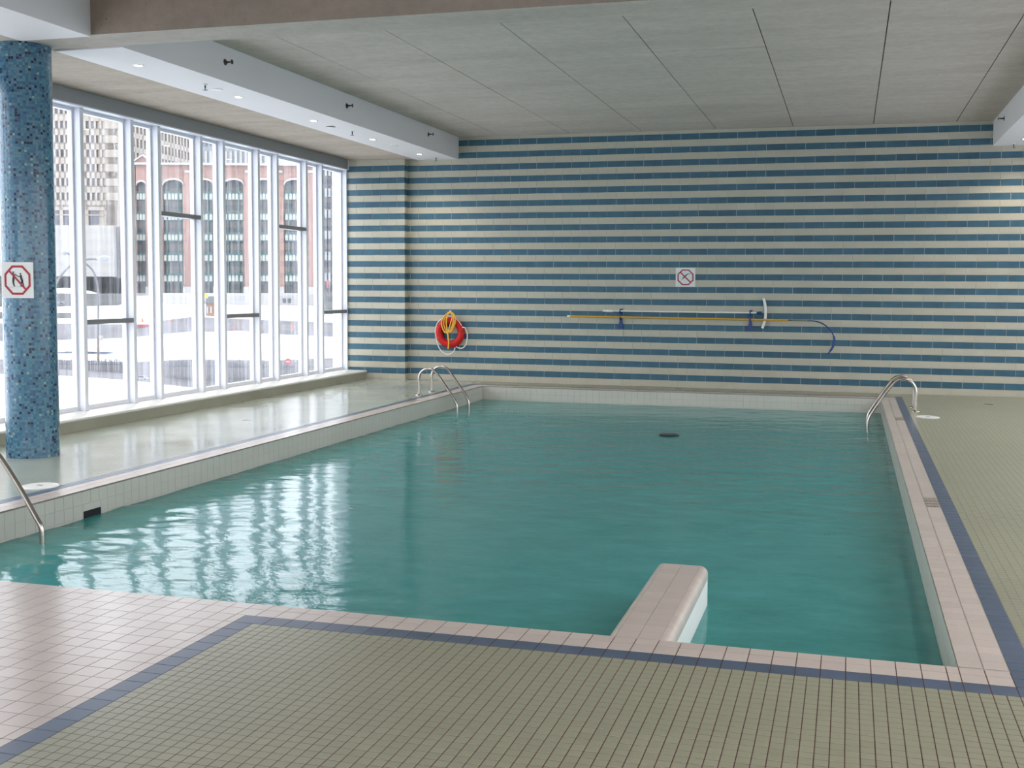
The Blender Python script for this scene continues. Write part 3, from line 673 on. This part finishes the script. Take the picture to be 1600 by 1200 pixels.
MB().tube(hp_, .022, 10).build('head', M['bwhite'], bp_, True)
MB().tube([(p.x+.010, p.y+.022, p.z) for p in hp_], .014, 8).build('bristles', M['dark'], bp_, True)

# ================================================================== deck fittings
for (x, y, lab, rr_) in ((.27, -10.66, 'white round skimmer lid on the deck near the mosaic column', .145), (7.52, -3.24, 'white round skimmer lid beside the corner ladder', .145)):
    t = thing('skimmer_lid', lab, 'lid', (x, y, 0), 'round skimmer lids')
    MB().lathe([(rr_, 0), (rr_, .006), (rr_-.015, .010), (rr_-.02, .006)], n=36).build('rim', M['bwhite'], t, True)
    MB().lathe([(rr_-.022, .003), (rr_-.024, .008), (.03, .010), (.001, .010)], n=36).build('cover', M['bwhite'], t, True)
    MB().box(-.025, .025, -.010, .010, .0085, .0108).build('finger_hole', M['dark'], t)
for x, y, lab in ((-.473, -6.24, 'small floor drain on the wet deck midway along the windows'), (-.57, -1.28, 'small floor drain on the wet deck by the corner pier'), (3.865, -.30, 'small floor drain between pool and back wall'), (8.47, -1.28, 'small floor drain on the open deck behind the corner ladder')):
    t = thing('floor_drain', lab, 'drain', (x, y, 0), 'deck drains')
    MB().lathe([(.06, -.002), (.06, .002), (.052, .003), (.05, .001)], n=24).build('rim', M['steel'], t, True)
    g_ = MB(); g_.lathe([(.05, -.001), (.05, .0012), (.001, .0012)], n=20); g_.build('grate', M['brass'], t)
for x, y0, y1, lab in ((XR+P, -9.43, -9.06, 'taupe plate with dark lines in the coping halfway along the open side'), (XR+P, -3.70, -3.38, 'taupe plate in the coping by the corner ladder'), (XL-2*P, -3.60, -3.30, 'taupe plate in the window side coping beside the far ladder')):
    t = thing('coping_plate', lab, 'plate', (x+P/2, (y0+y1)/2, 0), 'marker plates in the coping'); h_ = (y1-y0)/2
    MB().box(-P/2+.002, P/2-.002, -h_, h_, -.002, .0016).build('plate', M['taupe'], t)
    for k in range(4):
        yy = -h_+.02+k*(2*h_-.04)/3; mb = MB(); xx = -P/2+.008
        while xx < P/2-.012:
            w_ = RNG.uniform(.008, .022); mb.box(xx, min(xx+w_, P/2-.006), yy-.011, yy+.011, .0016, .0022); xx += w_+.005
        mb.build('dark_line', M['dark'], t)

tag(MB().lathe([(.001, 0), (.10, .004), (.13, .012), (.12, .02), (.06, .026), (.001, .027)], c=(4.36, -4.32, ZW-.004), n=24).build('float', M['brass'], None, True), 'small dark oval disc lying on the water off the back wall', 'float')  # dark oval disc set at the water surface

# ================================================================== the snowy city outside
FHv, RHv = Vector(FH), Vector(RH)
def fb(mb, x0, x1, y0, y1, D, t=.3, dz=0.):
    """upright box facing the pool: picture span x0..x1, y0..y1 at D, thickness t behind"""
    k = D/FPX; c = far((x0+x1)/2, (y0+y1)/2, D)+FHv*(t/2); return mb.obox(c, RHv*(abs(x1-x0)*k/2), FHv*t/2, UZ*(abs(y1-y0)*k/2))
XN = [-260, -60, 80, 200, 300, 420, 560, 760]
LN = [(40, [880]*8), (60, [700]*8), (95, [585, 584, 586, 594, 606, 610, 602, 600]), (112, [560, 561, 561, 566, 561, 563, 558, 556]),
      (132, [534, 534, 532, 528, 518, 522, 528, 530]), (150, [505, 505, 505, 507, 495, 500, 506, 506]), (172, [482, 482, 481, 479, 477, 479, 481, 481]), (214, [462]*8), (420, [452]*8), (900, [448]*8)]
KM = ['snow', 'snow', 'slush', 'snow', 'slush', 'snow', 'snow', 'snow', 'snow']
nmz = {'snow': 'snow_ground', 'slush': 'slushy_road'}
sg = {'snow': MB(), 'slush': MB()}
for i in range(len(LN)-1):
    a = [far(x, y, LN[i][0]) for x, y in zip(XN, LN[i][1])]; b = [far(x, y, LN[i+1][0]) for x, y in zip(XN, LN[i+1][1])]
    sg[KM[i]].add(a+b, [(j, j+1, 8+j+1, 8+j) for j in range(7)])
for k_ in sg: struct(nmz[k_], sg[k_], M[k_])
zg = far(300, 700, 60).z
struct('snow_apron', MB().add([(XWL-.3, -40, -6.9), (XWL-.3, 14, -6.9), far(760, 880, 40), far(-260, 880, 40)], [(0, 1, 2, 3)]).box(XWR+.3, 300, -160, 160, -7.2, -6.9).box(-300, 300, -260, -30, -7.2, -6.9), M['snow'])
# snow mounds
def mound(x, y, D, wpx, hpx, lab):
    k = D/FPX; c = far(x, y, D); V = []; n, m = 20, 7
    for j in range(m+1):
        b = PI/2*j/m
        for i in range(n):
            a = 2*PI*i/n; q = 1+.12*math.sin(3*a+x)+.08*math.sin(5*a+D); p = c+RHv*(math.cos(a)*math.cos(b)*wpx*k/2*q)+FHv*(math.sin(a)*math.cos(b)*wpx*k/5*q)+UZ*(math.sin(b)*hpx*k*(1+.1*math.sin(2*a)))
            V.append(p)
    F = [(j*n+i, j*n+(i+1) % n, (j+1)*n+(i+1) % n, (j+1)*n+i) for j in range(m) for i in range(n)]
    return tag(MB().add(V, F).build('snow_mound', M['snow'], None, True), lab, 'snow mound', 'snow mounds along the road')
mound(100, 474, 188, 130, 22, 'long snow mound behind the white car'); mound(230, 486, 168, 90, 16, 'snow mound in front of the brick building end')
mound(452, 494, 160, 76, 12, 'snow mound behind the grey car'); mound(370, 530, 128, 90, 12, 'snow mound at the edge of the road behind the second tall bay'); mound(130, 548, 118, 110, 10, 'low snow mound behind the stake fence')
# tower with window rows
DT = 310; tw = thing('office_tower', 'beige precast office tower with rows of small windows', 'building', tuple(far(120, 470, DT)))
tw0 = Vector(tw.location)
def pb(mbx, name, m_, root, **k):
    o_ = Vector(root.location); mbx.v = [tuple(Vector(p)-o_) for p in mbx.v]; return mbx.build(name, m_, root, **k)
yrow = lambda r, x: 446-(446-(195.2+22.4*r))  # row centre on the front face
# front wall built round its window openings: piers and spandrels
mb = MB(); cols = [-62, -54, -46, -38, -14, -6, 2, 10, 34, 42, 50, 58, 80, 88, 96, 104, 136, 144, 152, 161]
fb(mb, -90, 183, 60, 352, DT+.9, 18); pb(mb, 'wall', M['tower'], tw)
mb = MB()
for r_ in range(-6, 7):
    y_ = 195.2+22.4*r_; fb(mb, -90, 183, y_-17.5, y_-7, DT, .9); fb(mb, -90, 183, y_+6.5, y_+5, DT, .9)
fb(mb, -90, 183, 320, 328, DT, .9); pb(mb, 'spandrel', M['tower'], tw)
mb = MB(); edges = sorted(cols)
for a, b in zip(edges[:-1], edges[1:]):
    fb(mb, a+2.6, b-2.6, 60, 320, DT, .9)
fb(mb, 163.6, 183, 60, 352, DT, .9)
for a, b in ((-90, -66), (110, 138), (93, 98), (66, 80), (163, 183)): fb(mb, a, b, 320, 352, DT, .9)
pb(mb, 'pier', M['tower'], tw)
wm = {}
def win(x, y, w_, h_, D, root, nm='window', m_='twin'):
    return pb(fb(MB(), x-w_/2, x+w_/2, y-h_/2, y+h_/2, D, .3), nm, M[m_], root)
for r_ in range(-1, 6):
    for x in cols:
        if x > -16: win(x, 195.2+22.4*r_+(.0 if x > 120 else 2.4), 5.2, 12.5, DT+.6, tw)
for x0, x1 in ((80, 93), (98, 110), (138, 163)): win((x0+x1)/2, 340, x1-x0, 22, DT+.6, tw)
PX = lambda x: far(x, 446, 1/(.003226-3.6e-6*(x-183)))
c0, c1 = PX(183), PX(420); dirw = (c1-c0); Lw = dirw.length; dirw.normalize(); nrm_ = Vector((dirw.y, -dirw.x, 0)); 
if nrm_.dot(FHv) > 0: nrm_ = -nrm_
mb = MB(); zt, zb = c0.z+70, c0.z-6
mb.obox(c0+dirw*Lw/2-nrm_*6.9+UZ*32, dirw*Lw/2, nrm_*6, UZ*38); 
pw = (PX(226.7)-PX(221)).length
for r_ in range(-1, 9):
    zc = 45.1-4.02*r_; mb.obox(c0+dirw*Lw/2-nrm_*.45+UZ*(zc+2.0), dirw*Lw/2, nrm_*.45, UZ*.75)
s_ = 0
pb(mb, 'side_wall', M['tower'], tw)
mb = MB(); i = 0
while s_ < 62:
    if i % 12 not in (10, 11):
        mb.obox(c0+dirw*(s_+pw*.5)-nrm_*.45+UZ*30, dirw*(pw*.2), nrm_*.45, UZ*32)
        for r_ in range(0, 4):
            if 1.5 < s_: pb(MB().obox(c0+dirw*(s_+pw)-nrm_*.75+UZ*(45.1-4.02*r_-.3), dirw*(pw*.30), nrm_*.1, UZ*1.35), 'window', M['twin'], tw)
    else: mb.obox(c0+dirw*(s_+pw)-nrm_*.45+UZ*30, dirw*(pw*.5), nrm_*.45, UZ*32)
    s_ += pw; i += 1
pb(mb, 'side_pier', M['tower'], tw)
# pale glazed block behind the brick building
pg = thing('glazed_block', 'pale blue glazed block rising behind the brick building', 'building', tuple(far(365, 440, 300)))
pb(fb(MB(), 302, 426, 150, 462, 300.6, 14), 'wall', M['palegl'], pg)
for i in range(16):
    x = 306+i*7.8
    for j in range(3): win(x, 188+j*29, 3.6, 20, 300.2, pg, 'window', 'twin' if i < 4 and j == 1 else 'cbox')
# cream clad box with dark soffit
cb_ = thing('cream_box_building', 'low windowless cream clad building under the tower', 'building', tuple(far(120, 470, 205)))
pb(fb(MB(), -90, 178, 352, 431, 205, 20), 'cladding', M['cbox'], cb_); pb(fb(MB(), 178, 184, 355, 434, 206, 18), 'corner_strip', M['gstone'], cb_)
pb(fb(MB(), -90, 202, 431, 468, 226, 8), 'undercroft', M['gstone'], cb_)
for x in range(84, 204, 9): pb(fb(MB(), x, x+3.2, 434, 466, 225.2, .5), 'dark_opening', M['twin'], cb_)
# brick building with arched window bays
DB = 215; bb = thing('brick_building', 'red brick building with tall arched window bays and white cornice', 'building', tuple(far(350, 465, DB)))
bays_ = [(212, 228), (253.5, 286.5), (300.5, 333.5), (348, 381), (395.5, 428.5), (443, 476)]
kD = DB/FPX
mb = MB(); fb(mb, 207, 498, 262, 480, DB+1.2, 12); pb(mb, 'core', M['brick'], bb)
ed = [207]+[v for b in bays_ for v in b]+[498]
for a, b in zip(ed[::2], ed[1::2]): pb(fb(MB(), a, b, 258, 462, DB, 1.2), 'pier', M['brick'], bb)
for a, b in zip(ed[::2], ed[1::2]):
    if b-a > 8: pb(fb(MB(), a-.5, b+.5, 448, 464, DB-.4, .4), 'pier_base', M['limestone'], bb); pb(fb(MB(), a+2, b-2, 266, 270, DB-.3, .3), 'pier_block', M['limestone'], bb)
pb(fb(MB(), 207, 498, 254.5, 258, DB-.9, 3), 'cornice', M['limestone'], bb)
g = [(209.5, 258), (209.5, 250), (222, 242), (235, 250), (235, 258)]
mb = MB(); pts = [far(x, y, DB-.2) for x, y in g]; mb.add(pts+[p+FHv*2 for p in pts], [(0, 1, 2, 3, 4), (9, 8, 7, 6, 5)]+[(i, (i+1) % 5, 5+(i+1) % 5, 5+i) for i in range(5)]); pb(mb, 'gable', M['brick'], bb)
mb = MB()
for (xa, ya), (xb, yb) in (((208.5, 250), (222, 241)), ((222, 241), (236, 250))):
    p, q_ = far(xa, ya, DB-.6), far(xb, yb, DB-.6); mb.add([p, q_, q_-UZ*.32, p-UZ*.32]+[v+FHv*2.4 for v in (p, q_, q_-UZ*.32, p-UZ*.32)], [(0, 1, 2, 3), (7, 6, 5, 4), (0, 4, 5, 1), (3, 2, 6, 7), (1, 5, 6, 2), (0, 3, 7, 4)])
pb(mb, 'gable_coping', M['limestone'], bb)
for bi, (xa, xb) in enumerate(bays_):
    wv = xb-xa; n = 12; rise = 9 if wv > 20 else 6; A = lambda x: 290-rise*math.sqrt(max(0, 1-((x-(xa+xb)/2)/(wv/2))**2))*1.0
    mb = MB(); cp = MB(); xs_ = np.linspace(xa, xb, n+1)
    for x0, x1 in zip(xs_[:-1], xs_[1:]):
        for m3, yt0, yt1, yb0, yb1, dd, th_ in ((mb, 258, 258, A(x0), A(x1), DB, 1.2), (cp, A(x0)-3, A(x1)-3, A(x0)+.2, A(x1)+.2, DB-.3, .3)):
            f4 = [far(x0, yt0, dd), far(x1, yt1, dd), far(x1, yb1, dd), far(x0, yb0, dd)]; m3.add(f4+[v+FHv*th_ for v in f4], [(0, 1, 2, 3), (7, 6, 5, 4), (3, 2, 6, 7), (0, 4, 5, 1)])
    pb(mb, 'arch_wall', M['brick'], bb); pb(cp, 'arch_band', M['limestone'], bb)
    wb = pb(fb(MB(), xa, xb, 276, 462, DB+.9, .2), 'window_bay', M['bglass'], bb)
    rel = [-.36, -.16, 0, .16, .38] if wv > 20 else [-.3, 0, .3]
    mv = MB()
    for f_ in ([-.5, -.25, .26, .5] if wv > 20 else [-.5, .5]): fb(mv, (xa+xb)/2+f_*wv-1, (xa+xb)/2+f_*wv+1, 280, 462, DB+.5, .4)
    mv.v = [tuple(Vector(p)-Vector(bb.location)) for p in mv.v]; mv.build('mullion', M['verd'], wb)
    for yr in (307, 339, 371, 403, 435):
        mv = fb(MB(), xa, xb, yr-8, yr+6, DB+.55, .3); mv.v = [tuple(Vector(p)-Vector(bb.location)) for p in mv.v]; mv.build('spandrel', M['verd'], wb)
        for f_ in rel:
            x = (xa+xb)/2+f_*wv; hw_ = 2.1 if wv > 20 else 1.9; pl_ = [(x-hw_, yr+4.6), (x-hw_, yr-2.5), (x-hw_*.6, yr-4.6), (x+hw_*.6, yr-4.6), (x+hw_, yr-2.5), (x+hw_, yr+4.6)]
            p6 = [far(a_, b_, DB+.4)-Vector(bb.location) for a_, b_ in pl_]
            MB().add(p6+[v+FHv*.2 for v in p6], [tuple(range(6)), tuple(range(6, 12))[::-1]]+[(i, (i+1) % 6, 6+(i+1) % 6, 6+i) for i in range(6)]).build('arched_panel', M['arch'], wb)
    fb_m = fb(MB(), xa, xb, 458, 466, DB-.2, 1.2); pb(fb_m, 'sill', M['limestone'], bb)
pb(fb(MB(), 240, 500, 459, 482, 176, 4), 'podium', M['limestone'], bb)
for x in (444, 452): win(x, 470, 5, 7, 175.9, bb, 'podium_window')
# grey stone building at the end
gs = thing('stone_building', 'grey stone office building beyond the last window', 'building', tuple(far(520, 475, 160)))
pb(fb(MB(), 498, 600, 254, 484, 160.5, 14), 'wall', M['gstone'], gs)
for y_ in range(268, 440, 33):
    for x in (509, 514.5): win(x, y_, 3.4, 13, 160.2, gs, 'window', 'bwin'); 
    for x in (509, 514.5): win(x, y_+16, 4.2, 14, 160.2, gs)
pb(fb(MB(), 519, 528, 414, 484, 150, 2), 'gate_pillar', M['limestone'], gs)
tag(fb(MB(), 510.5, 514.5, 438, 450, 140, .15).build('red_banner', M['signr'], None), 'small red banner by the grey stone building', 'banner')
# street furniture
def street_lamp(lab, pts, D, r, hx):
    t = thing('street_lamp', lab, 'street lamp', tuple(far(pts[0][0], pts[0][1], D)), 'street lamps'); o_ = Vector(t.location)
    MB().tube(smooth_path([far(x, y, D)-o_ for x, y in pts], 4), r, 8).build('mast', M['pole'], t, True)
    x0, x1, y_ = hx; c = far((x0+x1)/2, y_, D)-o_; k = D/FPX; V = []; 
    mb = MB(); mb.tube([c+RHv*(a*(x1-x0)*k/2) for a in (-1, -.5, .2, .8, 1)], [r*.8, r*2, r*3.2, r*2.4, r*.5], 10); mb.build('lantern', M['carw'], t, True)
street_lamp('curved street lamp arching beside the mosaic column', [(40, 660), (52, 560), (66, 486), (84, 448), (107, 418), (134, 406), (152, 405)], 62, .06, (150, 172, 404))
street_lamp('thin street lamp rising from the snow behind the first wide bay', [(153, 568), (153.5, 500), (153, 455), (149, 432), (141, 418), (122, 404), (104, 395)], 112, .10, (95, 105, 394))
sn = thing('no_entry_sign', 'round red no entry road sign behind the stake fence', 'sign', tuple(far(450, 605, 92)))
o_ = Vector(sn.location); mb = MB(); c = far(450, 565, 92)-o_; R_s = .27
mb.add([c+RHv*(R_s*math.cos(a))+UZ*(R_s*math.sin(a)) for a in np.linspace(0, 2*PI, 21)[:-1]]+[c+FHv*.03+RHv*(R_s*math.cos(a))+UZ*(R_s*math.sin(a)) for a in np.linspace(0, 2*PI, 21)[:-1]], [tuple(range(20)), tuple(range(20, 40))[::-1]]+[(i, (i+1) % 20, 20+(i+1) % 20, 20+i) for i in range(20)]).build('disc', M['signr'], sn)
MB().obox(c-FHv*.01, RHv*.17, FHv*.01, UZ*.045).build('bar', M['limestone'], sn); MB().tube([(0, 0, 0), tuple(c+FHv*.05)], .03, 6).build('post', M['pole'], sn)
sn2 = thing('small_road_sign', 'small white road sign on a reddish post behind the first wide bay', 'sign', tuple(far(155, 567, 111))); o_ = Vector(sn2.location)
MB().tube([(0, 0, 0), tuple(far(155, 522, 111)-o_)], .05, 6).build('post', M['wood'], sn2); MB().obox(far(158.5, 528, 111)-o_-FHv*.08, RHv*.20, FHv*.02, UZ*.26).build('plate', M['limestone'], sn2)
ys_ = thing('yellow_sign', 'yellow warning sign above the timber booth', 'sign', tuple(far(322, 492, 150))); o_ = Vector(ys_.location)
MB().tube([(0, 0, 0), tuple(far(322, 462, 150)-o_)], .05, 6).build('post', M['pole'], ys_); MB().obox(far(322, 462, 150)-o_-FHv*.1, RHv*.26, FHv*.02, UZ*.26).build('plate', M['cary'], ys_)
bo = thing('sentry_booth', 'small timber booth with a dark pitched roof on the roadside', 'booth', tuple(far(329, 497, 152))); o_ = Vector(bo.location)
q_ = fb(MB(), 322, 336, 474, 497, 152, 1.2); pb(q_, 'wall', M['wood'], bo)
ps = [far(x, y, 151.8)-o_ for x, y in ((319, 474), (326, 463), (339, 463), (341, 474))]; MB().add(ps+[p+FHv*1.6 for p in ps], [(0, 1, 2, 3), (7, 6, 5, 4), (0, 4, 5, 1), (1, 5, 6, 2), (2, 6, 7, 3), (0, 3, 7, 4)]).build('roof', M['gstone'], bo)
for x in (323.8, 329.5): pb(fb(MB(), x-1.2, x+1.4, 479, 489, 151.8, .1), 'opening', M['limestone'], bo)
cone0 = None
for i, (x, y, D, lab) in enumerate(((222.7, 505, 146, 'orange cone by the red and white barrier'), (267, 508, 146, 'orange cone left of its twin before the brick building'), (289.5, 513, 142, 'orange cone beside the transom bay mullion'), (365.7, 521, 136, 'orange cone on the road behind the middle low transom'), (457.6, 515, 140, 'orange cone under the grey car'))):
    if cone0 is None:
        cone0 = thing('traffic_cone', lab, 'cone', tuple(far(x, y, D)), 'orange traffic cones')
        MB().box(-.24, .24, -.24, .24, 0, .05).build('base', M['orange'], cone0); MB().lathe([(.19, .05), (.14, .28), (.06, .66), (.03, .70)], n=12).build('body', M['orange'], cone0)
    else: dup(cone0, far(x, y, D), lab)
tag(fb(MB(), 213, 236, 507, 514, 143, .5).build('road_barrier', M['signr'], None), 'low red road barrier on the snow', 'barrier'); fb(MB(), 213, 236, 503.5, 507, 143, .55).build('snow_cap', M['snow'], bpy.data.objects['road_barrier'])
def car(lab, x0, x1, ybase, D, paint, loaf=False):
    t = thing('car', lab, 'car', tuple(far((x0+x1)/2, ybase, D)), None, rot=math.atan2(RH[1], RH[0])); W_ = (x1-x0)*D/FPX; s = W_/4.4; wd = 1.7*s
    MB().prism([(x*s, z*s) for x, z in ((-2.2, .3), (-2.2, .75), (-1.5, .95), (1.4, .95), (2.15, .85), (2.2, .3))][::-1], -wd/2, wd/2).build('body', M[paint], t)
    MB().prism([(x*s, z*s) for x, z in ((-1.5, .95), (-.85, 1.42), (.7, 1.45), (1.35, .95))][::-1], -wd*.45, wd*.45).build('cabin', M['twin'], t)
    MB().prism([(x*s, z*s) for x, z in ((-.85, 1.41), (-.75, 1.5), (.6, 1.52), (.72, 1.44))][::-1], -wd*.42, wd*.42).build('roof', M[paint], t)
    for x in (-1.35, 1.35):
        for y_ in (-wd/2, wd/2): MB().tube([(x*s, y_-.08, .32*s), (x*s, y_+.08, .32*s)], .32*s, 14).build('wheel', M['black'], t)
car('white car parked on the snow mound beside the mosaic column', 83, 100, 475, 172, 'carw'); car('grey car parked beyond the narrow road', 446, 468, 506, 152, 'car')
car('dark car half hidden at the snow bank', 291, 306, 498, 160, 'car'); car('snowed in grey car before the stake fence', 212, 232, 594, 92, 'carw')
for (x0, x1, yb_, yt_, D, lab) in ((70, 203, 588, 562, 101, 'grey stake fence in the snow behind the first bays'), (256, 500, 600, 563, 99, 'pale stake fence in the snow behind the later bays')):
    t = thing('stake_fence', lab, 'fence', tuple(far((x0+x1)/2, yb_, D)), 'stake fences'); mb = MB(); x = x0
    while x < x1:
        fb(mb, x, x+RNG.uniform(.9, 1.7), yt_+RNG.uniform(-2, 3), yb_+3, D, .04); x += RNG.uniform(1.7, 2.7)
    pb(mb, 'stakes', M['pfence'] if x0 > 200 else M['fence'], t, kind='stuff')
    for f_ in (.25, .75): y_ = yt_+(yb_-yt_)*f_; pb(fb(MB(), x0, x1, y_, y_+1.2, D+.05, .05), 'rail', M['pole'], t)
struct('retaining_wall', fb(MB(), -80, 206, 458, 482, 176, 1), M['gstone'])
struct('retaining_wall', fb(MB(), -80, 118, 488, 497, 156, 1), M['gstone'])
